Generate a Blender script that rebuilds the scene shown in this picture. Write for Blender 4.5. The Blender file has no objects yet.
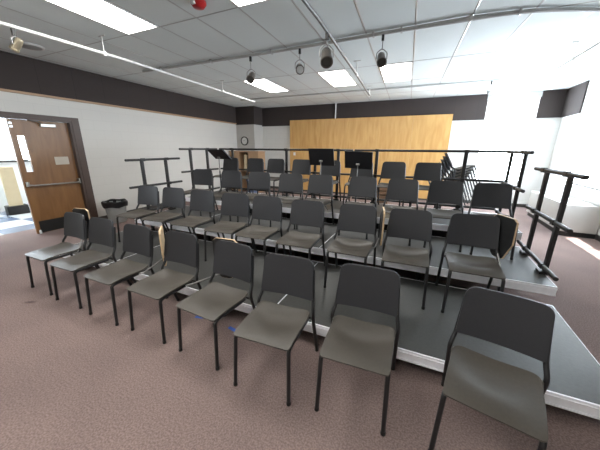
import bpy, bmesh, math, random
from mathutils import Vector, Matrix
random.seed(7)
PI = math.pi
C = bpy.context.scene.collection
SC = bpy.context.scene

# ------------------------------------------------------------------ materials
def mat(name, col, rough=.5, metal=0., spec=.5, var=0., vscale=20., bump=0., bscale=80., stretch=None):
    m = bpy.data.materials.new(name); m.use_nodes = True
    nt = m.node_tree; b = nt.nodes['Principled BSDF']
    b.inputs['Base Color'].default_value = (*col, 1); b.inputs['Roughness'].default_value = rough
    b.inputs['Metallic'].default_value = metal; b.inputs['Specular IOR Level'].default_value = spec
    if var or bump:
        tc = nt.nodes.new('ShaderNodeTexCoord'); mp = nt.nodes.new('ShaderNodeMapping')
        nt.links.new(tc.outputs['Object'], mp.inputs['Vector'])
        if stretch: mp.inputs['Scale'].default_value = stretch
    if var:
        n = nt.nodes.new('ShaderNodeTexNoise'); n.inputs['Scale'].default_value = vscale; n.inputs['Detail'].default_value = 4
        nt.links.new(mp.outputs['Vector'], n.inputs['Vector'])
        r = nt.nodes.new('ShaderNodeValToRGB')
        r.color_ramp.elements[0].position = .3; r.color_ramp.elements[1].position = .7
        r.color_ramp.elements[0].color = (*[c*(1-var) for c in col], 1)
        r.color_ramp.elements[1].color = (*[min(1, c*(1+var)) for c in col], 1)
        nt.links.new(n.outputs['Fac'], r.inputs['Fac']); nt.links.new(r.outputs['Color'], b.inputs['Base Color'])
    if bump:
        n2 = nt.nodes.new('ShaderNodeTexNoise'); n2.inputs['Scale'].default_value = bscale; n2.inputs['Detail'].default_value = 3
        nt.links.new(mp.outputs['Vector'], n2.inputs['Vector'])
        bp = nt.nodes.new('ShaderNodeBump'); bp.inputs['Strength'].default_value = bump; bp.inputs['Distance'].default_value = .004
        nt.links.new(n2.outputs['Fac'], bp.inputs['Height']); nt.links.new(bp.outputs['Normal'], b.inputs['Normal'])
    return m

def emit(name, col, s):
    m = bpy.data.materials.new(name); m.use_nodes = True; nt = m.node_tree; nt.nodes.clear()
    o = nt.nodes.new('ShaderNodeOutputMaterial'); e = nt.nodes.new('ShaderNodeEmission')
    e.inputs['Color'].default_value = (*col, 1); e.inputs['Strength'].default_value = s
    nt.links.new(e.outputs[0], o.inputs[0]); return m

def glass(name):
    m = bpy.data.materials.new(name); m.use_nodes = True; nt = m.node_tree; nt.nodes.clear()
    o = nt.nodes.new('ShaderNodeOutputMaterial'); t = nt.nodes.new('ShaderNodeBsdfTransparent'); g = nt.nodes.new('ShaderNodeBsdfGlossy')
    g.inputs['Roughness'].default_value = .02; x = nt.nodes.new('ShaderNodeMixShader'); x.inputs[0].default_value = .06
    nt.links.new(t.outputs[0], x.inputs[1]); nt.links.new(g.outputs[0], x.inputs[2]); nt.links.new(x.outputs[0], o.inputs[0]); return m

def brick_mat(name, c1, c2, mortar, w, h, ms, rough, axis='YZ', bump=.3, offset=.5):
    m = mat(name, c1, rough); nt = m.node_tree; b = nt.nodes['Principled BSDF']
    tc = nt.nodes.new('ShaderNodeTexCoord'); sx = nt.nodes.new('ShaderNodeSeparateXYZ'); cx = nt.nodes.new('ShaderNodeCombineXYZ')
    nt.links.new(tc.outputs['Object'], sx.inputs[0])
    nt.links.new(sx.outputs[axis[0]], cx.inputs[0]); nt.links.new(sx.outputs[axis[1]], cx.inputs[1])
    t = nt.nodes.new('ShaderNodeTexBrick'); nt.links.new(cx.outputs[0], t.inputs['Vector'])
    t.inputs['Color1'].default_value = (*c1, 1); t.inputs['Color2'].default_value = (*c2, 1); t.inputs['Mortar'].default_value = (*mortar, 1)
    t.inputs['Scale'].default_value = 1; t.inputs['Brick Width'].default_value = w; t.inputs['Row Height'].default_value = h
    t.inputs['Mortar Size'].default_value = ms; t.offset = offset
    nt.links.new(t.outputs['Color'], b.inputs['Base Color'])
    if bump:
        bp = nt.nodes.new('ShaderNodeBump'); bp.inputs['Strength'].default_value = bump; bp.inputs['Distance'].default_value = .003; bp.invert = True
        nt.links.new(t.outputs['Fac'], bp.inputs['Height']); nt.links.new(bp.outputs['Normal'], b.inputs['Normal'])
    return m

def wood_mat(name, a, b_, rough, scale, stretch, dist=2.):
    m = mat(name, a, rough); nt = m.node_tree; b = nt.nodes['Principled BSDF']
    tc = nt.nodes.new('ShaderNodeTexCoord'); mp = nt.nodes.new('ShaderNodeMapping'); mp.inputs['Scale'].default_value = stretch
    nt.links.new(tc.outputs['Object'], mp.inputs['Vector'])
    n = nt.nodes.new('ShaderNodeTexNoise'); n.inputs['Scale'].default_value = scale; n.inputs['Detail'].default_value = 6; n.inputs['Distortion'].default_value = dist
    nt.links.new(mp.outputs['Vector'], n.inputs['Vector'])
    r = nt.nodes.new('ShaderNodeValToRGB'); r.color_ramp.elements[0].position = .32; r.color_ramp.elements[1].position = .68
    r.color_ramp.elements[0].color = (*a, 1); r.color_ramp.elements[1].color = (*b_, 1)
    nt.links.new(n.outputs['Fac'], r.inputs['Fac']); nt.links.new(r.outputs['Color'], b.inputs['Base Color']); return m

M = dict(
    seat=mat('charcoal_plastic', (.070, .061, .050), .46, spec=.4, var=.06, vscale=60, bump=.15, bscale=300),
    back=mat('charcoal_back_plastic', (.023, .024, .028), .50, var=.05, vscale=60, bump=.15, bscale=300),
    frame=mat('black_painted_steel', (.012, .012, .013), .35),
    rubber=mat('black_rubber', (.01, .01, .01), .7),
    rail=mat('rail_black_steel', (.018, .017, .017), .45, var=.2, vscale=30),
    decktop=mat('deck_dark_grey', (.047, .046, .042), .48, var=.12, vscale=40, bump=.2, bscale=150),
    alu=mat('aluminium', (.90, .90, .94), .40, metal=.1, var=.06, vscale=15),
    carpet=None,
    wall=brick_mat('painted_block', (.66, .645, .61), (.65, .635, .60), (.625, .61, .575), .42, .21, .006, .6, 'YZ', .15),
    wallx=brick_mat('painted_block_back', (.70, .69, .66), (.69, .68, .65), (.66, .65, .62), .42, .21, .006, .6, 'XZ', .15),
    band=brick_mat('acoustic_panel', (.047, .036, .033), (.043, .033, .031), (.022, .019, .019), .62, .66, .004, .85, 'YZ', .4, 0),
    bandx=brick_mat('acoustic_panel_back', (.047, .036, .033), (.043, .033, .031), (.03, .026, .026), .62, .66, .003, .85, 'XZ', .3, 0),
    tan=wood_mat('tan_trim_wood', (.36, .22, .12), (.42, .27, .16), .5, 6, (1, .2, 8)),
    ply=wood_mat('plywood', (.53, .285, .09), (.65, .395, .145), .42, 1.5, (5, 1, .8), .6),
    door=wood_mat('door_veneer', (.19, .086, .027), (.255, .126, .044), .38, 3, (1, 3, .5), .8),
    doorframe=mat('door_frame_brown', (.075, .048, .038), .5, var=.06, vscale=10),
    ceiling=mat('ceiling_tile', (.77, .83, .83), .85, var=.05, vscale=150, bump=.3, bscale=200),
    tbar=mat('ceiling_grid_metal', (.55, .56, .56), .35, metal=.3),
    white=mat('white_paint', (.78, .78, .76), .4, var=.02, vscale=8),
    pipe=mat('white_pipe', (.80, .80, .78), .35, var=.03, vscale=20),
    greymetal=mat('grey_metal', (.34, .345, .34), .45, metal=.2, var=.08, vscale=20),
    armsteel=mat('arm_steel', (.26, .25, .24), .35, metal=.8, var=.05, vscale=30),
    track=mat('track_grey', (.52, .53, .53), .45, metal=.1, var=.05, vscale=15),
    steel=mat('steel', (.36, .35, .33), .3, metal=.9, var=.05, vscale=30),
    brass=mat('dull_brass', (.50, .44, .32), .35, metal=.8, var=.08, vscale=30),
    lightpanel=emit('lamp_diffuser', (1., .985, .95), 9.),
    glass=glass('window_glass'),
    lens=mat('lamp_lens', (.55, .56, .56), .12, spec=.8, var=.05, vscale=40),
    darklens=mat('dark_lamp_inside', (.07, .066, .06), .10, spec=1.), spotbody=mat('spot_body_grey_brown', (.13, .115, .10), .35, metal=.3, var=.1, vscale=20),
    red=mat('red_plastic', (.42, .018, .02), .35, var=.05, vscale=30),
    tanedge=wood_mat('tablet_wood', (.62, .44, .26), (.72, .55, .36), .45, 4, (1, 1, 6)),
    blacklam=mat('black_laminate', (.012, .012, .012), .4, var=.2, vscale=30),
    bag=mat('black_bin_bag', (.010, .010, .011), .3, bump=1., bscale=25),
    bin=mat('grey_bin_plastic', (.30, .31, .30), .5, var=.05, vscale=10),
    stand=mat('stand_black_metal', (.008, .008, .010), .4),
    blue=mat('blue_tape', (.03, .10, .42), .6, var=.15, vscale=60),
    bluebin=mat('blue_plastic', (.10, .14, .24), .5, var=.1, vscale=10),
    clockface=mat('clock_face', (.75, .75, .73), .4), black=mat('black', (.01, .01, .01), .5),
    baseb=mat('rubber_base', (.05, .045, .042), .5, var=.05, vscale=10),
    beige=mat('beige_panel', (.58, .47, .30), .6, var=.05, vscale=6),
    paper=mat('paper', (.55, .50, .42), .7, var=.05, vscale=10),
    sill=mat('grey_header', (.46, .47, .47), .6, var=.06, vscale=10),
    crate=wood_mat('crate_wood', (.12, .07, .04), (.2, .12, .07), .6, 5, (1, 1, 8)),
    halltile=None,
)
def carpet():
    m = mat('carpet', (.2, .15, .14), .95, spec=.1); nt = m.node_tree; b = nt.nodes['Principled BSDF']
    tc = nt.nodes.new('ShaderNodeTexCoord')
    def noise(s, d=3):
        n = nt.nodes.new('ShaderNodeTexNoise'); n.inputs['Scale'].default_value = s; n.inputs['Detail'].default_value = d
        nt.links.new(tc.outputs['Object'], n.inputs['Vector']); return n
    n = noise(90, 5); r = nt.nodes.new('ShaderNodeValToRGB')
    r.color_ramp.elements[0].position = .38; r.color_ramp.elements[1].position = .62
    r.color_ramp.elements[0].color = (.170, .125, .114, 1); r.color_ramp.elements[1].color = (.280, .208, .188, 1)
    nt.links.new(n.outputs['Fac'], r.inputs['Fac'])
    n2 = noise(1.1, 4); r2 = nt.nodes.new('ShaderNodeValToRGB')
    r2.color_ramp.elements[0].position = .3; r2.color_ramp.elements[1].position = .7
    r2.color_ramp.elements[0].color = (.86, .86, .87, 1); r2.color_ramp.elements[1].color = (1.08, 1.07, 1.06, 1)
    nt.links.new(n2.outputs['Fac'], r2.inputs['Fac'])
    x = nt.nodes.new('ShaderNodeMix'); x.data_type = 'RGBA'; x.blend_type = 'MULTIPLY'; x.inputs[0].default_value = 1
    nt.links.new(r.outputs['Color'], x.inputs[6]); nt.links.new(r2.outputs['Color'], x.inputs[7])
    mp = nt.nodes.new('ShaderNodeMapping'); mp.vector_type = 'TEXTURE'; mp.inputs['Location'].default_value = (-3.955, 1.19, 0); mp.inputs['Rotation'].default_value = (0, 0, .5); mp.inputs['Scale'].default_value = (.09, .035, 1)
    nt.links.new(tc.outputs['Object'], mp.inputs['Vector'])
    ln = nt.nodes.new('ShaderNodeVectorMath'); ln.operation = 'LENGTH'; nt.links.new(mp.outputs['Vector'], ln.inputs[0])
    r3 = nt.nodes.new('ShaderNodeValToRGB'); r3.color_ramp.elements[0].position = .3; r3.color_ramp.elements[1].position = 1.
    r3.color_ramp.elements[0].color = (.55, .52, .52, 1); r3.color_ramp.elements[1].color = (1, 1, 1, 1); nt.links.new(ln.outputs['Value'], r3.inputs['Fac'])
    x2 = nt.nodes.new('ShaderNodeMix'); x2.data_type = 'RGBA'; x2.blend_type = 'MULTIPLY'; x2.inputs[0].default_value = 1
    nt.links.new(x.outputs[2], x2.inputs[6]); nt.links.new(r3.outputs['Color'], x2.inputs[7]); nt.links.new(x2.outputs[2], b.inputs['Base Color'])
    n3 = noise(260, 2); bp = nt.nodes.new('ShaderNodeBump'); bp.inputs['Strength'].default_value = .5; bp.inputs['Distance'].default_value = .006
    nt.links.new(n3.outputs['Fac'], bp.inputs['Height']); nt.links.new(bp.outputs['Normal'], b.inputs['Normal'])
    return m
M['carpet'] = carpet()
def halltile():
    m = mat('hall_tile', (.6, .6, .6), .25); nt = m.node_tree; b = nt.nodes['Principled BSDF']
    tc = nt.nodes.new('ShaderNodeTexCoord'); ch = nt.nodes.new('ShaderNodeTexChecker'); ch.inputs['Scale'].default_value = 1.35
    ch.inputs['Color1'].default_value = (.52, .52, .50, 1); ch.inputs['Color2'].default_value = (.11, .14, .20, 1)
    nt.links.new(tc.outputs['Object'], ch.inputs['Vector']); nt.links.new(ch.outputs['Color'], b.inputs['Base Color']); return m
M['halltile'] = halltile()

# ------------------------------------------------------------------ mesh helpers
def box(bm, x0, y0, z0, x1, y1, z1, mtx=None):
    vs = [bm.verts.new(v) for v in ((x0,y0,z0),(x1,y0,z0),(x1,y1,z0),(x0,y1,z0),(x0,y0,z1),(x1,y0,z1),(x1,y1,z1),(x0,y1,z1))]
    if mtx:
        for v in vs: v.co = mtx @ v.co
    for f in ((0,3,2,1),(4,5,6,7),(0,1,5,4),(1,2,6,5),(2,3,7,6),(3,0,4,7)): bm.faces.new([vs[i] for i in f])
    return bm
def fillet(pts, rad, n=5):
    pts = [Vector(p) for p in pts]
    if rad <= 0: return pts
    out = [pts[0]]
    for a, b, c in zip(pts, pts[1:], pts[2:]):
        u = (a-b); v = (c-b); r = min(rad, u.length*.45, v.length*.45); p = b+u.normalized()*r; q = b+v.normalized()*r
        for i in range(n+1):
            t = i/n; out.append(p*(1-t)**2+b*2*t*(1-t)+q*t*t)
    out.append(pts[-1]); return out
def tube(bm, pts, r, seg=10, rad=0., rx=None):
    pts = fillet(pts, rad); n = len(pts); rings = []
    d0 = (pts[1]-pts[0]).normalized(); up = Vector((0,0,1)) if abs(d0.z) < .9 else Vector((1,0,0))
    nrm = d0.cross(up).normalized()
    for i, p in enumerate(pts):
        d = ((pts[min(i+1,n-1)]-pts[max(i-1,0)])).normalized()
        nrm = (nrm-d*nrm.dot(d)).normalized(); bi = d.cross(nrm)
        rings.append([bm.verts.new(p+nrm*math.cos(2*PI*k/seg)*(rx or r)+bi*math.sin(2*PI*k/seg)*r) for k in range(seg)])
    for a, b in zip(rings, rings[1:]):
        for k in range(seg): bm.faces.new((a[k], a[(k+1)%seg], b[(k+1)%seg], b[k]))
    bm.faces.new(rings[0][::-1]); bm.faces.new(rings[-1]); return bm
def lathe(bm, prof, seg=20, mtx=None, cap=True):
    rings = []
    for r, z in prof:
        rings.append([bm.verts.new((r*math.cos(2*PI*k/seg), r*math.sin(2*PI*k/seg), z)) for k in range(seg)])
    for a, b in zip(rings, rings[1:]):
        for k in range(seg): bm.faces.new((a[k], a[(k+1)%seg], b[(k+1)%seg], b[k]))
    if cap: bm.faces.new(rings[0][::-1]); bm.faces.new(rings[-1])
    if mtx:
        for ring in rings:
            for v in ring: v.co = mtx @ v.co
    return bm
def NB(): return bmesh.new()
def obj(name, bm, m, parent=None, smooth=False, bevel=0.):
    bmesh.ops.recalc_face_normals(bm, faces=bm.faces)
    me = bpy.data.meshes.new(name); bm.to_mesh(me); bm.free(); me.materials.append(m)
    if smooth:
        for p in me.polygons: p.use_smooth = True
        try: me.set_sharp_from_angle(angle=math.radians(42))
        except Exception: pass
    o = bpy.data.objects.new(name, me); C.objects.link(o)
    if parent: o.parent = parent
    if bevel:
        b = o.modifiers.new('bevel', 'BEVEL'); b.width = bevel; b.segments = 2; b.limit_method = 'ANGLE'
    return o
def tag(o, label=None, cat=None, group=None, kind=None):
    if label: o['label'] = label
    if cat: o['category'] = cat
    if group: o['group'] = group
    if kind: o['kind'] = kind
    return o
def empty(name, loc=(0,0,0), rz=0.):
    o = bpy.data.objects.new(name, None); C.objects.link(o); o.location = loc; o.rotation_euler = (0,0,rz); o.empty_display_size = .1; return o
def struct(name, bm, m, parent=None, label=None, cat=None, **k):
    o = obj(name, bm, m, parent, **k)
    if not parent: tag(o, label, cat, kind='structure')
    return o
def copy_tree(o, parent=None):
    c = o.copy(); C.objects.link(c)
    if parent: c.parent = parent
    for ch in list(o.children): copy_tree(ch, c)
    return c
def R(d): return math.radians(d)

# ------------------------------------------------------------------ room shell
H = 3.32; BAND = 2.68; YB = 10.35; XR = 3.30; YF = -3.0
TILT = math.atan(.060)
LW = Matrix.Translation((-6.80, 0, 0)) @ Matrix.Rotation(TILT, 4, 'Z')      # left wall's own frame: y along the wall, x into the room
struct('floor', box(NB(), -7.6, YF, -.1, XR+.2, YB+.2, 0), M['carpet'], label='purple-brown carpet floor of the music room', cat='floor')
struct('ceiling', box(NB(), -7.7, YF, H, XR+.2, YB+.2, H+.1), M['ceiling'], label='white suspended tile ceiling', cat='ceiling')
# left wall with the doorway
D0, D1, DH = 1.45, 3.53, 2.26
bm = NB()
box(bm, -.2, YF, 0, 0, D0, BAND); box(bm, -.2, D1, 0, 0, 10.6, BAND); box(bm, -.2, D0, DH, 0, D1, BAND); box(bm, -.2, YF, BAND, 0, 10.6, H)
wl = struct('wall_left', bm, M['wall'], label='off-white painted block wall on the left', cat='wall'); wl.matrix_world = LW
b = struct('trim_1', box(NB(), 0, YF, BAND+.02, .03, 10.4, H), M['band'], label='dark acoustic panel band along the top of the left wall', cat='wall panel'); b.matrix_world = LW
b = struct('trim_2', box(NB(), 0, YF, BAND-.02, .045, 10.4, BAND+.02), M['tan'], label='tan wooden strip under the dark band on the left wall', cat='trim'); b.matrix_world = LW
b = struct('baseboard_left', box(NB(), 0, D1+.16, 0, .012, 10.4, .1), M['baseb'], label='dark rubber baseboard of the left wall', cat='baseboard'); b.matrix_world = LW
# back wall with tall window bay
BX0, BX1, BZ0, BZ1 = 1.47, 2.72, .75, 3.16
bm = NB()
box(bm, -7.8, YB, 0, BX0, YB+.2, H); box(bm, BX1, YB, 0, XR+.2, YB+.2, H); box(bm, BX0, YB, 0, BX1, YB+.2, BZ0); box(bm, BX0, YB, BZ1, BX1, YB+.2, H)
struct('wall_back', bm, M['wallx'], label='white painted wall behind the risers', cat='wall')
bm = NB(); box(bm, -6.5, YB-.03, 2.6, BX0, YB, H); box(bm, BX1, YB-.03, 2.6, XR, YB, H)
struct('trim_3', bm, M['bandx'], label='dark acoustic panel band along the top of the back wall', cat='wall panel')
struct('trim_4', box(NB(), BX0-.02, YB-.05, BZ1, BX1+.02, YB, H), M['sill'], label='pale grey header above the back window', cat='trim')
struct('baseboard_back', box(NB(), -6.5, YB-.012, 0, XR, YB, .1), M['baseb'], label='dark rubber baseboard of the back wall', cat='baseboard')
# corner pier with clock
struct('wall_pier', box(NB(), -7.8, 9.71, 0, -6.5, YB, BAND), mat('pier_grey', (.52, .50, .47), .6, var=.02, vscale=6), label='grey boxed-out pier in the back left corner', cat='wall')
struct('trim_5', box(NB(), -7.8, 9.68, 2.64, -6.47, YB, H), M['bandx'], label='dark acoustic panels around the top of the corner pier', cat='wall panel')
# right wall with windows
RW = [(5.75, 7.2), (7.35, 9.2)]; WZ0, WZ1 = .92, 2.62
bm = NB()
box(bm, XR, YF, 0, XR+.2, YB+.2, WZ0); box(bm, XR, YF, WZ1, XR+.2, YB+.2, H)
ys = [YF]+[y for w in RW for y in w]+[YB+.2]
for i in range(0, len(ys), 2): box(bm, XR, ys[i], WZ0, XR+.2, ys[i+1], WZ1)
struct('wall_right', bm, mat('right_wall_paint', (.72, .71, .69), .6, var=.02, vscale=5), label='white painted wall on the right', cat='wall')
struct('trim_6', box(NB(), XR-.03, 9.28, 2.6, XR, YB, H), M['band'], label='dark acoustic panels at the top of the right wall', cat='wall panel')
struct('baseboard_right', box(NB(), XR-.012, YF, 0, XR, YB, .1), M['baseb'], label='dark rubber baseboard of the right wall', cat='baseboard')
struct('wall_front', box(NB(), -7.2, YF-.2, 0, XR+.2, YF, H), mat('front_wall_paint', (.66, .645, .61), .6, var=.02, vscale=5), label='white wall opposite the risers', cat='wall')

def window(name, label, axis, a0, a1, z0, z1, at, mull=1):
    e = tag(empty(name), label, 'window', kind='structure')
    bm = NB(); t = .045
    def bb(p0, p1, q0, q1):
        if axis == 'x': box(bm, at, p0, q0, at+.06, p1, q1)
        else: box(bm, p0, at, q0, p1, at+.06, q1)
    bb(a0, a0+t, z0, z1); bb(a1-t, a1, z0, z1); bb(a0+t, a1-t, z0, z0+t); bb(a0+t, a1-t, z1-t, z1)
    for i in range(1, mull+1):
        p = a0+(a1-a0)*i/(mull+1); bb(p-.02, p+.02, z0+t, z1-t)
    obj('window_frame', bm, M['white'], e)
    bm = NB()
    if axis == 'x': box(bm, at+.026, a0+.03, z0+.03, at+.032, a1-.03, z1-.03)
    else: box(bm, a0+.03, at+.026, z0+.03, a1-.03, at+.032, z1-.03)
    obj('window_pane', bm, M['glass'], e)
    return e
for i, (a, b_) in enumerate(RW):
    window('window_%d' % (i+1), ['bright window in the right wall, nearer the camera', 'bright window in the right wall beside the back corner'][i], 'x', a, b_, WZ0, WZ1, XR+.09)
    obj('window_sill', box(NB(), XR-.06, a-.04, WZ0-.035, XR+.1, b_+.04, WZ0), M['white'], bpy.data.objects['window_%d' % (i+1)])
window('window_3', 'tall blown-out window in the back wall right of the plywood', 'y', BX0, BX1, BZ0, BZ1, YB+.09, 0)

# ceiling grid (lines follow the slightly skewed ceiling)
def cx(k, y): return -.945+.655*k-.060*(y-3.5)
YL = [-2.86, -1.37, .12, 1.61, 3.10, 4.59, 6.08, 7.60, 9.10]
bm = NB()
for k in range(-10, 8):
    for a, b_ in zip([YF]+YL, YL+[YB-.04]):
        if cx(k, a) > XR or cx(k, b_) > XR: continue
        if cx(k, b_) < -6.80-.060*b_+.02: continue
        tube(bm, [(cx(k, a), a, H-.001), (cx(k, b_), b_, H-.001)], .004, 4, rx=.012)
for y in YL: tube(bm, [(-6.8-.060*y, y, H-.001), (XR-.01, y, H-.001)], .004, 4, rx=.012)
struct('trim_7', bm, M['tbar'], label='thin metal grid of the suspended ceiling', cat='ceiling grid')

def ceiling_light(k, i, label):
    y0, y1 = YL[i], YL[i+1]; t = .02
    cxm = (cx(k, y0)+cx(k+1, y1))/2; cy = (y0+y1)/2
    e = tag(empty('ceiling_light', (cxm, cy, H)), label, 'ceiling light', 'recessed ceiling lights')
    def quad(bm, ins, z0, z1):
        c = [(cx(k, y0)+ins, y0+ins), (cx(k+1, y0)-ins, y0+ins), (cx(k+1, y1)-ins, y1-ins), (cx(k, y1)+ins, y1-ins)]
        lo = [bm.verts.new((x-cxm, y-cy, z0)) for x, y in c]; hi = [bm.verts.new((x-cxm, y-cy, z1)) for x, y in c]
        return lo, hi
    bm = NB(); lo, hi = quad(bm, .012, -.012, -.001); l2, h2 = quad(bm, .034, -.012, -.001)
    for j in range(4):
        q = (j+1) % 4
        for f in ((lo[j], lo[q], l2[q], l2[j]), (hi[j], hi[q], h2[q], h2[j]), (lo[j], lo[q], hi[q], hi[j]), (l2[j], l2[q], h2[q], h2[j])): bm.faces.new(f)
    obj('light_frame', bm, M['white'], e)
    bm = NB(); lo, hi = quad(bm, .034, -.008, -.002)
    bm.faces.new(lo[::-1]); bm.faces.new(hi)
    for j in range(4): bm.faces.new((lo[j], lo[(j+1) % 4], hi[(j+1) % 4], hi[j]))
    obj('light_diffuser', bm, M['lightpanel'], e)
ceiling_light(-5, 3, 'long lit ceiling light at the top left, nearest the camera')
ceiling_light(-2, 3, 'lit ceiling light cut by the top edge beside the red alarm')
ceiling_light(-5, 6, 'lit ceiling light at the far left, above the corner pier')
ceiling_light(-2, 6, 'lit ceiling light in the far middle, left of the dark pipe')
ceiling_light(0, 6, 'lit ceiling light in the far row, right of the dark pipe')
for k in (-5, -2, 0):
    ceiling_light(k, 1, 'lit ceiling light overhead behind the camera, %s of its row' % {-5: 'left', -2: 'middle', 0: 'right'}[k])

# overhead pipes, with hangers
def pipe(name, pts, r, m, label, cat, hang=()):
    e = tag(empty(name, pts[0]), label, cat)
    o = Vector(pts[0])
    obj('pipe_tube', tube(NB(), [Vector(p)-o for p in pts], r, 12), m, e, smooth=True)
    for p in hang:
        p = Vector(p)-o; top = H-.004-o.z
        bm = NB(); tube(bm, [(p.x, p.y, p.z+r*.6), (p.x, p.y, top)], .008, 8); tube(bm, [(p.x-.07, p.y, top-.006), (p.x+.07, p.y, top-.006)], .008, 8)
        box(bm, p.x-.02, p.y-.02, p.z-r-.008, p.x+.02, p.y+.02, p.z+r+.012)
        obj('pipe_hanger', bm, M['white'], e)
    return e
def smooth_path(ps, n=6):
    ps = [Vector(p) for p in ps]; out = []
    for i in range(len(ps)-1):
        a, b_, c, d = ps[max(i-1, 0)], ps[i], ps[i+1], ps[min(i+2, len(ps)-1)]
        for j in range(n):
            t = j/n; out.append(.5*((2*b_)+(c-a)*t+(2*a-5*b_+4*c-d)*t*t+(3*b_-a-3*c+d)*t**3))
    out.append(ps[-1]); return out
PZ = 3.08
lp = smooth_path([(-4.60, .9, PZ), (-4.60, 1.83, PZ), (-4.60, 2.6, PZ), (-4.62, 3.4, PZ), (-4.77, 5.1, PZ), (-4.99, 7.55, PZ)])
pipe('ceiling_pipe', lp, .021, M['pipe'], 'long white pipe hung under the ceiling at the left', 'pipe', [(-4.605, 2.95, PZ), (-4.80, 5.85, PZ)])
mp_ = [(-1.21, 1.6, PZ), (-1.25, 3.2, PZ), (-1.40, 5.6, PZ), (-1.585, 8.0, PZ)]
pipe('ceiling_pipe', mp_, .019, mat('dark_pipe', (.15, .15, .15), .4, metal=.3, var=.05, vscale=20), 'dark grey pipe running away under the middle of the ceiling', 'pipe', [(-1.235, 2.6, PZ), (-1.40, 5.62, PZ), (-1.575, 7.85, PZ)])
pipe('ceiling_pipe', [(1.90, 4.4, PZ), (1.88, 6.0, PZ), (1.84, 9.6, PZ)], .021, M['pipe'], 'white pipe hung under the bright ceiling at the right', 'pipe', [(1.88, 6.0, PZ)])
tp = smooth_path([(-5.75, 4.45, H-.03), (-4.2, 4.48, H-.03), (-3, 4.5, H-.03), (-2, 4.49, H-.03), (-1, 4.46, H-.03), (-.1, 4.43, H-.03), (.3, 4.42, H-.03), (.62, 4.45, H-.03), (1.04, 4.53, H-.03), (1.62, 4.78, H-.03), (2.1, 5.05, H-.03)])
e = tag(empty('lighting_track', tp[0]), 'grey lighting track across the ceiling carrying the spotlights', 'lighting track')
obj('track_bar', tube(NB(), [p-Vector(tp[0]) for p in tp], .024, 8), M['track'], e, smooth=True)
for x in (-5.2, -3.9, -2.6, -1.6, -.9, -.52, .3, .8):
    y = min(tp, key=lambda q: abs(q.x-x)).y; obj('track_clip', box(NB(), x+5.75-.012, y-4.45-.035, -.03, x+5.75+.012, y-4.45+.035, .028), M['track'], e)
e = tag(empty('lighting_track', (-6.0, 8.22, H-.03)), 'thin pale track across the ceiling close to the back wall', 'lighting track')
obj('track_bar', tube(NB(), [(0, 0, 0), (7.4, 0, 0)], .020, 8), M['track'], e, smooth=True)

def spotlight(x, y, ztop, zbody, label, rz, tilt, m, lens, s=1., hook=None):
    e = tag(empty('spotlight', (x, y, ztop)), label, 'spotlight', 'theatre spotlights under the ceiling')
    dz = zbody-ztop
    bm = NB(); box(bm, -.016, -.016, -.075, .016, .016, .0); obj('clamp', bm, M['black'], e)
    bm = NB(); rot = Matrix.Rotation(rz, 4, 'Z'); w = .075*s
    tube(bm, [rot @ Vector(p) for p in ((0, 0, -.07), (0, 0, dz+.12*s))], .007, 6)
    tube(bm, [rot @ Vector(p) for p in ((-w, 0, dz), (-w, 0, dz+.08*s), (-.02, 0, dz+.125*s), (.02, 0, dz+.125*s), (w, 0, dz+.08*s), (w, 0, dz))], .007, 6, .02)
    obj('yoke', bm, M['greymetal'], e, smooth=True)
    mt = Matrix.Translation((0, 0, dz)) @ rot @ Matrix.Rotation(PI/2+tilt, 4, 'X') @ Matrix.Scale(s, 4)
    prof = [(.025, -.13), (.045, -.125), (.056, -.10), (.060, -.02), (.062, .06), (.070, .065), (.070, .10), (.060, .10), (.058, .085)]
    obj('lamp_body', lathe(NB(), prof, 20, mt), m, e, smooth=True)
    obj('lamp_lens', lathe(NB(), [(.002, .094), (.03, .092), (.057, .088)], 20, mt), lens, e, smooth=True)
    return e
spotlight(-3.03, 4.50, H-.05, 2.945, 'dark spotlight on the grey track, first from the left', R(20), R(35), M['spotbody'], M['darklens'])
spotlight(-2.07, 4.49, H-.05, 2.985, 'spotlight with a pale round lens on the grey track', R(28), R(25), M['spotbody'], M['lens'])
spotlight(-1.263, 3.52, PZ-.02, 2.80, 'large dark spotlight hung from the dark middle pipe', R(24), R(45), M['spotbody'], M['darklens'], 1.08)
spotlight(-.76, 4.45, H-.05, 2.965, 'dark spotlight on the track right of the dark pipe', R(16), R(40), M['spotbody'], M['darklens'], .98)
spotlight(-4.60, 1.92, PZ-.02, 2.885, 'pale spotlight hung from the white pipe at the top left', R(-60), R(50), M['brass'], M['darklens'], .68)
spotlight(1.18, 8.22, H-.05, 3.02, 'small grey spotlight by the right end of the dark back band', R(10), R(20), M['greymetal'], M['lens'], .8)
e = tag(empty('ceiling_speaker', (-6.15, 2.75, H)), 'round ceiling speaker near the left wall above the door', 'speaker')
obj('speaker_rim', lathe(NB(), [(.02, -.001), (.17, -.001), (.17, -.022), (.02, -.03)], 24), M['white'], e, smooth=True)
obj('speaker_grille', lathe(NB(), [(.002, -.034), (.10, -.032), (.14, -.026), (.14, -.02)], 24), M['greymetal'], e, smooth=True)
e = tag(empty('fire_alarm', (-2.56, 2.80, H)), 'red fire alarm on the ceiling at the top edge', 'fire alarm')
obj('alarm_body', lathe(NB(), [(.06, -.001), (.085, -.004), (.088, -.03), (.06, -.065), (.02, -.072)], 20), M['red'], e, smooth=True)
obj('alarm_lens', box(NB(), -.025, -.1, -.06, .025, -.07, -.02), M['lens'], e)

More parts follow.
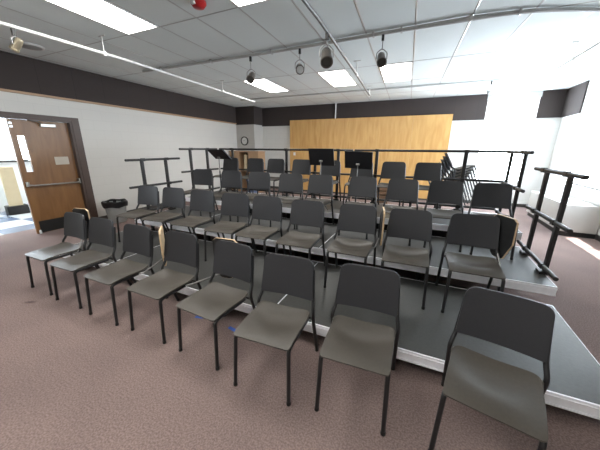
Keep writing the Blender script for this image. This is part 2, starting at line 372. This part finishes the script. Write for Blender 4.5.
# ------------------------------------------------------------------ back wall pieces
e = tag(empty('plywood_panel', (-2.25, YB-.09, 0)), 'large honey-coloured plywood panel standing along the back wall', 'wood panel')
X0, X1 = -2.89, 2.85
for i in range(5):
    a = X0+(X1-X0)*i/5; b_ = X0+(X1-X0)*(i+1)/5
    obj('plywood_sheet', box(NB(), a+.0015, -.03, .06, b_-.0015, .03, 2.79), M['ply'], e)
obj('panel_base', box(NB(), X0, -.02, 0, X1, .025, .06), M['baseb'], e)
o = obj('wall_outlet', box(NB(), -.045, -.012, -.06, .045, 0, .06), M['white'], bevel=.004); o.location = (-4.93, YB-.121, 1.50)
tag(o, 'small white outlet plate near the left edge of the plywood', 'outlet')
o = obj('wall_conduit', tube(NB(), [(0, 0, 0), (0, 0, .52)], .022, 10), M['white'], smooth=True); o.location = (-3.27, YB-.06, 2.795)
tag(o, 'short white vertical conduit over the dark band above the plywood', 'conduit')
e = tag(empty('wall_clock', (-6.98, 9.705, 2.0)), 'round wall clock with a black rim on the grey pier', 'clock')
rx = Matrix.Rotation(PI/2, 4, 'X')
obj('clock_rim', lathe(NB(), [(.14, 0), (.175, 0), (.175, .04), (.15, .045), (.14, .03)], 28, rx, False), M['black'], e, smooth=True)
obj('clock_face', lathe(NB(), [(.002, .02), (.145, .02)], 28, rx, False), M['clockface'], e)
bm = NB(); tube(bm, [(0, -.024, 0), (.03, -.024, .06)], .004, 4); tube(bm, [(0, -.026, 0), (-.10, -.026, .03)], .003, 4); obj('clock_hands', bm, M['black'], e)
# wooden cabinet in the corner
e = tag(empty('wooden_cabinet', (-6.60, 9.3, 0)), 'light wooden cabinet with a dark open middle in the back left corner', 'cabinet')
bm = NB(); box(bm, -.68, -.25, 0, -.22, .25, 1.56); box(bm, .22, -.25, 0, .68, .25, 1.56); obj('cabinet_body', bm, M['tan'], e)
obj('cabinet_top', box(NB(), -.70, -.27, 1.56, .70, .26, 1.60), M['tan'], e)
bm = NB(); box(bm, -.22, .2, 0, .22, .24, 1.56); box(bm, -.22, -.22, .8, .22, .2, .83); box(bm, -.22, -.22, 0.05, .22, .2, .08); obj('open_bay', bm, M['crate'], e)
o = obj('rolled_paper', tube(NB(), [(0, 0, 0), (.02, .04, .62)], .07, 12), M['beige'], smooth=True); o.location = (-6.60, 9.13, .835); tag(o, 'pale upright roll standing in the open middle of the cabinet', 'paper roll')
e = tag(empty('storage_bin', (-4.78, 6.95, 0)), 'dull blue plastic bin standing behind the back rail', 'bin')
obj('bin_body', lathe(NB(), [(.15, 0), (.18, .75), (.17, .75), (.15, .03)], 20), M['bluebin'], e, smooth=True)
obj('bin_rim', lathe(NB(), [(.18, .74), (.195, .745), (.195, .78), (.175, .78)], 20), M['bluebin'], e, smooth=True)
e = tag(empty('wooden_crate', (-1.12, 8.5, 0)), 'dark slatted wooden crate on the floor behind the risers', 'crate')
bm = NB()
for i in range(5): box(bm, -.19, -.15, .04+.12*i, .19, .15, .12+.12*i)
obj('slats', bm, M['crate'], e)
bm = NB(); box(bm, -.2, -.16, 0, -.15, .16, .64); box(bm, .15, -.16, 0, .2, .16, .64); obj('corner_posts', bm, M['crate'], e)
# convector on the right wall
e = tag(empty('heating_cabinet', (2.98, 8.15, 0)), 'low white heater cabinet with a black plinth along the right wall', 'heater')
obj('casing', box(NB(), -.30, -1.02, .10, .305, 1.02, .66), mat('heater_cream', (.50, .49, .46), .45, var=.03, vscale=5), e, bevel=.01)
obj('plinth', box(NB(), -.27, -.99, 0, .305, .99, .10), M['black'], e)
bm = NB()
for i in range(12): box(bm, -.2, -.95+.16*i, .66, .25, -.95+.16*i+.1, .668)
obj('top_grille', bm, M['greymetal'], e)

# ------------------------------------------------------------------ door, hall, bin at the left wall
d = tag(empty('door_1'), 'brown wooden door with a narrow window and push bar', 'door', kind='structure'); d.matrix_world = LW
XL = -.06
bm = NB(); box(bm, XL-.045, 2.52, .012, XL, 2.61, DH-.05); box(bm, XL-.045, 2.72, .012, XL, D1-.05, DH-.05); box(bm, XL-.045, 2.61, .012, XL, 2.72, 1.25); box(bm, XL-.045, 2.61, 1.92, XL, 2.72, DH-.05)
obj('door_leaf', bm, M['door'], d)
obj('door_window', box(NB(), XL-.026, 2.61, 1.25, XL-.02, 2.72, 1.92), M['glass'], d)
obj('kick_plate', box(NB(), XL, 2.58, .02, XL+.006, D1-.09, .26), M['black'], d)
bar = obj('push_bar', tube(NB(), [(XL+.07, 2.56, 1.0), (XL+.075, 2.64, .985), (XL+.075, D1-.14, .97), (XL+.07, D1-.07, .98)], .016, 10), M['steel'], d, smooth=True)
bm = NB(); box(bm, XL, 2.54, .97, XL+.075, 2.575, 1.06); obj('bar_bracket', bm, M['steel'], d, bevel=.006)
bm = NB(); box(bm, XL, D1-.095, .94, XL+.075, D1-.06, 1.05); obj('bar_bracket', bm, M['steel'], d, bevel=.006)
c = obj('door_closer', box(NB(), XL, 2.98, 2.10, XL+.06, 3.24, 2.16), M['steel'], d, bevel=.008)
obj('closer_arm', tube(NB(), [(XL+.03, 3.02, 2.165), (XL+.10, 2.90, 2.19), (XL+.03, 2.80, 2.215)], .008, 6), M['steel'], c)
for z in (2.14, 2.08):
    obj('hinge_plate', box(NB(), XL, 2.525, z-.02, XL+.012, 2.575, z+.02), M['steel'], d)
obj('sign_plate', box(NB(), XL, 3.11, 1.36, XL+.006, 3.36, 1.52), M['paper'], d)
obj('door_stop', lathe(NB(), [(.004, 0), (.022, .003), (.02, .06), (.008, .075)], 12, Matrix.Translation((XL+.03, 2.56, .015))), M['lens'], d, smooth=True)
bm = NB(); box(bm, -.20, D1-.045, 0, .02, D1, DH); box(bm, -.20, D0, DH-.045, .02, D1-.045, DH); box(bm, -.20, D0, 0, .02, D0+.045, DH-.045)
box(bm, 0, D1, 0, .03, D1+.14, DH+.06); box(bm, 0, D0-.14, DH, .03, D1, DH+.06); box(bm, 0, D0-.14, 0, .03, D0, DH)
f = struct('trim_8', bm, M['doorframe'], label='dark brown door frame in the left wall', cat='door frame'); f.matrix_world = LW
# hallway beyond
hf = struct('floor_hall', box(NB(), -10.6, .2, -.1, -7.6, 4.8, 0), M['halltile'], label='white and blue-grey tiled hallway floor beyond the door', cat='floor')
bm = NB(); box(bm, -10.7, .2, 0, -10.5, 4.6, 1.33); box(bm, -10.7, .2, 2.75, -10.5, 4.6, 2.9)
box(bm, -10.7, .2, 1.33, -10.5, .6, 2.75); box(bm, -10.7, 4.4, 1.33, -10.5, 4.6, 2.75)
struct('wall_hall', bm, M['white'], label='white hallway wall with a wide window', cat='wall')
bm = NB(); box(bm, -10.7, .0, 0, -7.08, .2, 2.9); struct('wall_hall_side', bm, M['white'], label='end wall of the hallway', cat='wall')
bm = NB(); box(bm, -10.7, 4.6, 0, -7.29, 4.8, 2.9); struct('wall_hall_end', bm, M['white'], label='far end wall of the hallway', cat='wall')
struct('ceiling_hall', box(NB(), -10.7, 0, 2.9, -7.29, 4.8, 3.0), M['white'], label='white hallway ceiling', cat='ceiling')
window('window_4', 'bright hallway window seen through the doorway', 'x', .6, 4.4, 1.33, 2.75, -10.58, 3)
o = struct('trim_9', box(NB(), -10.5, .2, 1.30, -10.42, 4.6, 1.35), M['baseb'], label='dark sill line under the hallway window', cat='trim')
e = tag(empty('display_board', (-9.75, 3.22, 0), R(-8)), 'tall beige board standing in the hallway beyond the door', 'board')
obj('board_panel', box(NB(), -.05, -.13, .22, .05, .13, 1.22), M['beige'], e)
bm = NB(); box(bm, -.15, -.2, 0, .15, .2, .22); obj('board_foot', bm, M['black'], e)
e = tag(empty('handrail_frame', (-10.15, 2.7, 0)), 'dark metal handrail frame by the hallway window', 'handrail')
bm = NB(); tube(bm, [(0, .1, .0), (0, .1, .6), (0, .28, .95)], .03, 8, .05); tube(bm, [(0, -.4, .0), (0, -.4, .6), (0, .1, .62)], .03, 8, .05); obj('handrail_tube', bm, M['rail'], e, smooth=True)
e = tag(empty('trash_can', (-6.58, 3.86, 0)), 'grey trash can lined with a black bag by the door frame', 'trash can')
obj('can_body', lathe(NB(), [(.17, 0), (.18, .01), (.225, .47), (.21, .47), (.17, .03)], 24), M['bin'], e, smooth=True)
bm = NB(); lathe(bm, [(.20, .35), (.21, .47), (.205, .495), (.235, .51), (.262, .485), (.262, .43), (.250, .375), (.235, .38)], 24, None, False)
for v in bm.verts: v.co.z += .012*math.sin(5*math.atan2(v.co.y, v.co.x)); v.co.x *= 1+.03*math.sin(9*math.atan2(v.co.y, v.co.x))
obj('bin_bag', bm, M['bag'], e, smooth=True)

# ------------------------------------------------------------------ risers
DX = [-5.05, -3.76, -1.20, 1.355]; DY = [1.95, 3.27, 4.56, 5.83]
LV = ['lowest', 'middle', 'top']
def deck(l, i):
    z = .2*(l+1); x0, x1 = DX[i]+.002, DX[i+1]-.002; y0, y1 = DY[l]+.002, DY[l+1]-.002
    e = tag(empty('riser_deck', ((x0+x1)/2, (y0+y1)/2, 0)),
            'dark topped riser deck with aluminium edge, %s level, %s' % (LV[l], ['short section at the left end', 'long section in the middle', 'long section at the right end'][i]), 'stage riser', 'riser decks')
    w, dd = (x1-x0)/2, (y1-y0)/2
    obj('deck_top', box(NB(), -w+.004, -dd+.012, z-.03, w-.004, dd-.012, z), M['decktop'], e)
    bm = NB()
    for s in (-1, 1):
        box(bm, -w, s*dd-(.012 if s > 0 else 0), z-.095, w, s*dd+(.012 if s < 0 else 0), z+.001)
        box(bm, s*w-(.004 if s > 0 else 0), -dd+.012, z-.095, s*w+(.004 if s < 0 else 0), dd-.012, z+.0005)
    box(bm, -w, -dd-.006, z-.030, w, -dd, z-.018); box(bm, -w, -dd-.006, z-.095, w, -dd, z-.083)
    obj('edge_frame', bm, M['alu'], e)
    for px in ((-w+.42, 0, w-.42) if i else (-w+.3, w-.3)):
        for py in (-dd+.14, dd-.14):
            bm = NB(); box(bm, px-.022, py-.022, .05, px+.022, py+.022, z-.03); lg = obj('deck_leg', bm, M['rail'], e)
            if l == 0:
                obj('caster', lathe(NB(), [(.012, -.022), (.046, -.022), (.05, -.015), (.05, .015), (.046, .022), (.012, .022)], 18, Matrix.Translation((px, py, .05)) @ Matrix.Rotation(PI/2, 4, 'Y')), M['rubber'], lg, smooth=True)
            else:
                obj('leg_foot', box(NB(), px-.035, py-.035, 0, px+.035, py+.035, .05), M['rubber'], lg)
    obj('light_block_panel', box(NB(), -w+.03, dd-.06, .01, w-.03, dd-.045, z-.10), M['black'], e)  # unseen black panel, added to keep light out from under the deck
    bm = NB()
    if l: box(bm, -w+.2, -dd+.13, .12, w-.2, -dd+.15, .15); obj('leg_brace', bm, M['rail'], e)
    else: bm.free()
for l in range(3):
    for i in range(3): deck(l, i)

# guard rails: length along local x
def rail(length, posts, z, loc, rz, label):
    e = tag(empty('guard_rail', loc, rz), label, 'guard rail', 'black guard rails on the risers')
    for h in (.085, .585, 1.09): obj('rail_bar', tube(NB(), [(-length/2, 0, h), (length/2, 0, h)], .023, 10), M['rail'], e, smooth=True)
    for p in posts:
        bm = NB(); box(bm, p-.031, .014, .0, p+.031, .052, 1.10); po = obj('rail_post', bm, M['rail'], e, bevel=.006)
        obj('post_bracket', box(NB(), p-.06, -.03, 0.0, p+.06, .07, .03), M['rail'], po)
        for h in (.085, .585, 1.09): obj('rail_clip', box(NB(), p-.036, -.025, h-.028, p+.036, .015, h+.028), M['rail'], po)
XRL = 1.30
rail(1.27, (-.34, .27), .4, (XRL+.02, 3.905, .402), R(-90), 'short black guard rail on the right end of the middle riser')
rail(1.22, (-.27, .27), .4, (-5.0, 3.86, .402), R(90), 'short black guard rail on the left end of the middle riser')
rail(1.22, (-.46, .25), .6, (XRL-.06, 5.14, .602), R(-90), 'short black guard rail on the right end of the top riser')
rail(1.2, (-.27, .27), .6, (-5.0, 5.10, .602), R(90), 'short black guard rail on the left end of the top riser')
rail(2.36, (-.79, .79), .6, (-3.81, 5.80, .602), 0, 'long black guard rail along the back, left section')
rail(1.20, (-.27, .27), .6, (-2.02, 5.802, .602), 0, 'short black guard rail along the back, between the two long ones')
rail(2.64, (-.86, .72), .6, (-.07, 5.80, .602), 0, 'long black guard rail along the back, right section')

# ------------------------------------------------------------------ chairs
def sheet(fn, us, vs, thick, name, m, parent):
    bm = NB(); g = [[bm.verts.new(fn(u, v)) for u in us] for v in vs]
    for a, b_ in zip(g, g[1:]):
        for i in range(len(us)-1): bm.faces.new((a[i], a[i+1], b_[i+1], b_[i]))
    bm.normal_update()
    o = obj(name, bm, m, parent, smooth=True)
    s = o.modifiers.new('thickness', 'SOLIDIFY'); s.thickness = thick; s.offset = 0
    v = o.modifiers.new('bevel', 'BEVEL'); v.width = min(.007, thick*.36); v.segments = 2; v.limit_method = 'ANGLE'; v.angle_limit = R(50)
    return o
US = [math.sin(PI/2*t) for t in [i/9 for i in range(-9, 10)]]
VS = [.5-.5*math.cos(PI*i/14) for i in range(15)]
def corner(ax, w, r): 
    t = ax-(w-r); return 0 if t <= 0 else r*(1-math.sqrt(max(0, 1-(t/r)**2)))
def seat_fn(u, v):
    w = .219+.012*v-.006*v*v; x = u*w
    a = corner(abs(x), w, .022); b_ = corner(abs(x), w, .06)
    y = -.018+a+(.445-a-b_)*v
    z = .452
    if y < .06: z -= .012*((.06-y)/.078)**2
    z += .006*abs(u)**4*min(1, max(0, (y-.03)/.1))
    dx, dy = x/.165, (y-.275)/.135
    q = dx*dx+dy*dy; z -= .024*math.exp(-q*q*.9)
    z += .016*max(0, (v-.8)/.2)**2
    return (x, y, z)
def back_fn(u, v):
    z0, z1 = .560, .882
    w = .230-.013*v; x = u*w
    a = corner(abs(x), w, .015); b_ = corner(abs(x), w, .058)
    z = z0+a+(z1-z0-a-b_)*v
    t = (z-z0)/(z1-z0)
    y = .434+.058*t+.020*(1-u*u)
    return (x, y, z)
def make_chair(glides=True):
    e = empty('student_chair')
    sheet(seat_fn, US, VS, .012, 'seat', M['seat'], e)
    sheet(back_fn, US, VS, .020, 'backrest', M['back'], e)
    for s in (-1, 1):
        l = obj('leg', tube(NB(), [(s*.219, -.024, .004), (s*.208, .004, .423), (s*.206, .06, .430), (s*.212, .36, .432)], .0145, 10, .035), M['frame'], e, smooth=True)
        if glides: obj('foot_glide', lathe(NB(), [(.0155, 0), (.016, .003), (.0155, .026)], 10, Matrix.Translation((s*.219, -.024, 0))), M['rubber'], l)
        l = obj('leg', tube(NB(), [(s*.208, .500, .80), (s*.222, .466, .62), (s*.228, .448, .55), (s*.246, .398, .475), (s*.244, .425, .37), (s*.243, .548, .004)], .0145, 10, .045), M['frame'], e, smooth=True)
        if glides: obj('foot_glide', lathe(NB(), [(.0155, 0), (.016, .003), (.0155, .026)], 10, Matrix.Translation((s*.243, .548, 0))), M['rubber'], l)
    obj('cross_bar', tube(NB(), [(-.207, .07, .430), (.207, .07, .430)], .010, 8), M['frame'], e, smooth=True)
    obj('cross_bar', tube(NB(), [(-.232, .395, .430), (.232, .395, .430)], .010, 8), M['frame'], e, smooth=True)
    obj('back_bar', tube(NB(), [(-.222, .452, .560), (-.10, .468, .560), (.10, .468, .560), (.222, .452, .560)], .010, 8, .05), M['frame'], e, smooth=True)
    return e
def tablet_on(chair, c, yaw, tilt=0.):
    t = empty('x'); C.objects.unlink(t); bpy.data.objects.remove(t)
    bm = NB(); out = []
    for x, y in ((-.14, .20), (-.10, .23), (.10, .23), (.14, .20), (.14, -.02), (.06, -.19), (.03, -.20), (-.06, -.20), (-.10, -.17), (-.14, .0)): out.append((x, y))
    def slab(bm, y0, y1, k):
        a = [bm.verts.new((x*k, y0, z*k)) for x, z in out]; b_ = [bm.verts.new((x*k, y1, z*k)) for x, z in out]
        bm.faces.new(a); bm.faces.new(b_[::-1])
        for i in range(len(out)): bm.faces.new((a[i], a[(i+1) % len(out)], b_[(i+1) % len(out)], b_[i]))
    slab(bm, -.008, .010, 1)
    mt = Matrix.Translation(c) @ Matrix.Rotation(yaw, 4, 'Z') @ Matrix.Rotation(tilt, 4, 'Y')
    o = obj('writing_tablet', bm, M['tanedge'], chair); o.matrix_local = mt; tag(o, 'folded writing tablet with tan wood edge')
    bm = NB(); slab(bm, -.011, -.008, .985); obj('tablet_underside', bm, M['blacklam'], o)
    end = mt @ Vector((0, -.02, -.12))
    obj('tablet_arm', tube(NB(), [(.220, .28, .434), (.250, .32, .436), end], .0075, 8, .03), M['armsteel'], chair, smooth=True)
RA = [(-4.14,1.40,.2),(-3.51,1.38,2),(-2.85,1.37,.4),(-2.20,1.39,.3),(-1.55,1.37,-3.5),(-.89,1.31,3.4),(-.26,1.38,2.8),(.45,1.35,-11.9)]
RB = [(-4.28,2.64,5),(-3.72,2.68,4.9),(-3.10,2.68,4),(-2.42,2.66,7),(-1.91,2.66,3.1),(-1.29,2.63,3.1),(-.66,2.65,1.1),(-.07,2.65,1.4),(.54,2.68,1.4)]
RC = [(-4.21,3.93,9),(-3.43,3.88,7.4),(-2.82,3.93,6.5),(-2.12,3.93,9),(-1.64,3.97,-.5),(-.90,3.97,-.3),(-.29,3.95,-1.5),(.34,3.97,3.1),(.90,3.95,2.5)]
RD = [(-4.50,5.16,2),(-3.76,5.16,1),(-3.20,5.16,0),(-2.55,5.16,-1),(-1.86,5.16,0),(-1.18,5.16,0),(-.56,5.16,0),(.06,5.16,1)]
ORD = ['first', 'second', 'third', 'fourth', 'fifth', 'sixth', 'seventh', 'eighth', 'ninth', 'tenth']
proto = make_chair(); first = True
chairs = {}
for row, (pos, z, where, grp) in enumerate(((RA, 0, 'front row on the carpet', 'chairs in the front row'), (RB, .2, 'second row on the lowest riser', 'chairs on the lowest riser'),
                                (RC, .4, 'third row on the middle riser', 'chairs on the middle riser'), (RD, .6, 'back row on the top riser', 'chairs on the top riser'))):
    for i, (x, y, a) in enumerate(pos):
        if first: c = proto; first = False
        else: c = copy_tree(proto)
        c.location = (x, y, z+.0015); c.rotation_euler = (0, 0, R(a))
        extra = ''
        look = 'charcoal chair with tan tablet' if (row, i) in ((0, 0), (0, 2), (0, 3), (1, 6), (1, 8)) else 'charcoal chair'
        tag(c, '%s, %s from left in the %s' % (look, ORD[i], where), 'chair', grp)
        chairs[row, i] = c
# stacked chairs behind the top riser
e = tag(empty('chair_dolly', (.84, 7.4, 0), R(92)), 'low black chair dolly under the leaning stack behind the back rail', 'dolly')
for sx in (-1, 1):
    obj('dolly_rail', tube(NB(), [(sx*.20, -.10, .31), (sx*.20, .62, .09), (sx*.20, .70, .11)], .015, 8, .03), M['frame'], e, smooth=True)
    for y in (-.02, .58):
        obj('caster', lathe(NB(), [(.01, -.014), (.038, -.014), (.042, -.008), (.042, .008), (.038, .014), (.01, .014)], 14, Matrix.Translation((sx*.20, y, .042)) @ Matrix.Rotation(PI/2, 4, 'Y')), M['rubber'], e, smooth=True)
    obj('dolly_post', tube(NB(), [(sx*.20, -.02, .06), (sx*.20, -.02, .29)], .012, 8), M['frame'], e, smooth=True)
obj('dolly_bar', tube(NB(), [(-.2, .3, .19), (.2, .3, .19)], .012, 8), M['frame'], e, smooth=True)
for k in range(10):
    c = copy_tree(proto); c.location = (.87+.030*k, 7.4, .29+.074*k); c.rotation_euler = (R(-18), 0, R(92))
    tag(c, 'charcoal chair in the leaning stack behind the back rail, %s from the bottom' % ORD[k], 'chair', 'stacked chairs behind the risers')
# folded writing tablets
tablet_on(chairs[0, 0], (-.06, .60, .69), R(8))
tablet_on(chairs[0, 2], (.34, .52, .66), R(-44))
tablet_on(chairs[0, 3], (.47, .60, .625), R(6))
tablet_on(chairs[1, 6], (.30, .42, .65), R(-80))
tablet_on(chairs[1, 8], (.25, .46, .67), R(-63))

# ------------------------------------------------------------------ music stands
def music_stand(x, y, zb, zc, rz, lean, roll, label):
    e = tag(empty('music_stand', (x, y, zb), rz), label, 'music stand', 'black music stands on the top riser')
    h = zc-zb
    mt = Matrix.Translation((0, 0, h)) @ Matrix.Rotation(roll, 4, 'Y') @ Matrix.Rotation(lean, 4, 'X')
    bm = NB(); box(bm, -.24, -.004, -.14, .24, .004, .17, mt); box(bm, -.24, -.004, -.148, .24, .065, -.14, mt)
    for s in (-1, 1): box(bm, s*.24-.004, -.004, -.148, s*.24+.004, .02, .17, mt)
    obj('desk', bm, M['stand'], e)
    bm = NB(); tube(bm, [(0, -.02, .40), (0, -.02, h-.06)], .009, 8); obj('upper_shaft', bm, M['armsteel'], e, smooth=True)
    bm = NB(); tube(bm, [(0, -.02, .10), (0, -.02, .62)], .013, 8); obj('lower_shaft', bm, M['stand'], e, smooth=True)
    obj('tilt_knob', lathe(NB(), [(.004, -.03), (.018, -.03), (.018, .03), (.004, .03)], 10, Matrix.Translation((0, -.025, h-.06)) @ Matrix.Rotation(PI/2, 4, 'Y')), M['steel'], e, smooth=True)
    for k in range(3):
        a = 2*PI*k/3+PI/2
        obj('leg', tube(NB(), [(.01*math.cos(a), .01*math.sin(a)-.02, .16), (.13*math.cos(a), .13*math.sin(a)-.02, .10), (.24*math.cos(a), .24*math.sin(a)-.02, .008)], .008, 6, .06), M['stand'], e, smooth=True)
music_stand(-4.18, 4.84, .602, 1.575, R(-6), R(50), R(0), 'black music stand with a slanted desk at the left end of the top riser')
music_stand(-1.78, 4.84, .602, 1.56, R(0), R(16), R(0), 'black music stand in the middle of the top riser, left of its neighbour')
music_stand(-1.085, 4.84, .602, 1.52, R(0), R(20), R(2), 'black music stand in the middle of the top riser, right of its neighbour')

# small things on the floor
for i, (x, y, a) in enumerate(((-1.98, 1.80, 15), (-1.545, 1.79, -10))):
    o = obj('floor_tape', box(NB(), -.05, -.018, 0, .05, .018, .001), M['blue']); o.location = (x, y, .0005); o.rotation_euler = (0, 0, R(a))
    tag(o, 'strip of blue tape on the carpet behind the %s front-row chair' % ['fourth', 'fifth'][i], 'tape', 'blue tape marks')

# ------------------------------------------------------------------ light
w = bpy.data.worlds.new('sky'); SC.world = w; w.use_nodes = True
bg = w.node_tree.nodes['Background']; bg.inputs[0].default_value = (.80, .90, 1., 1); bg.inputs[1].default_value = 1.
tc_ = w.node_tree.nodes.new('ShaderNodeTexCoord'); sp_ = w.node_tree.nodes.new('ShaderNodeSeparateXYZ'); mr_ = w.node_tree.nodes.new('ShaderNodeMapRange')
for k_, v_ in (('From Min', -.04), ('From Max', .04), ('To Min', 15.), ('To Max', 11.)): mr_.inputs[k_].default_value = v_      # sunlit ground outside is brighter than the sky
w.node_tree.links.new(tc_.outputs['Generated'], sp_.inputs[0]); w.node_tree.links.new(sp_.outputs['Z'], mr_.inputs['Value']); w.node_tree.links.new(mr_.outputs['Result'], bg.inputs[1])
def portal(loc, rot, sx, sy):
    l = bpy.data.lights.new('daylight_portal', 'AREA'); l.shape = 'RECTANGLE'; l.size = sx; l.size_y = sy
    l.cycles.is_portal = True
    o = bpy.data.objects.new('daylight_portal', l); C.objects.link(o); o.location = loc; o.rotation_euler = rot
for a, b_ in RW: portal((XR+.16, (a+b_)/2, (WZ0+WZ1)/2), (0, R(90), 0), WZ1-WZ0, b_-a)
portal(((BX0+BX1)/2, YB+.16, (BZ0+BZ1)/2), (R(-90), 0, 0), BX1-BX0, BZ1-BZ0)
portal((-10.6, 2.5, 2.04), (0, R(-90), 0), 1.42, 3.8)
s = bpy.data.lights.new('sun', 'SUN'); s.energy = 14; s.angle = R(.6); s.color = (1, .98, .95)
so = bpy.data.objects.new('sun', s); C.objects.link(so); so.location = (8, 8, 12)
so.rotation_euler = Vector((-.27, -.05, -1)).to_track_quat('-Z', 'Y').to_euler()

# ------------------------------------------------------------------ camera
f_px, pitch, roll, yaw = 268.17, R(16.003), R(.385), R(24.5)
cam = bpy.data.cameras.new('camera'); co = bpy.data.objects.new('camera', cam); C.objects.link(co)
cam.sensor_fit = 'HORIZONTAL'; cam.sensor_width = 36; cam.lens = 36*f_px/600; cam.clip_start = .02; cam.clip_end = 200
co.matrix_world = Matrix.Translation((0, 0, 1.729)) @ Matrix.Rotation(yaw, 4, 'Z') @ Matrix.Rotation(PI/2-pitch, 4, 'X') @ Matrix.Rotation(roll, 4, 'Z')
SC.camera = co
vs = SC.view_settings; vs.view_transform = 'Standard'; vs.look = 'None'; vs.gamma = 1; vs.exposure = 1.0; vs.use_curve_mapping = False
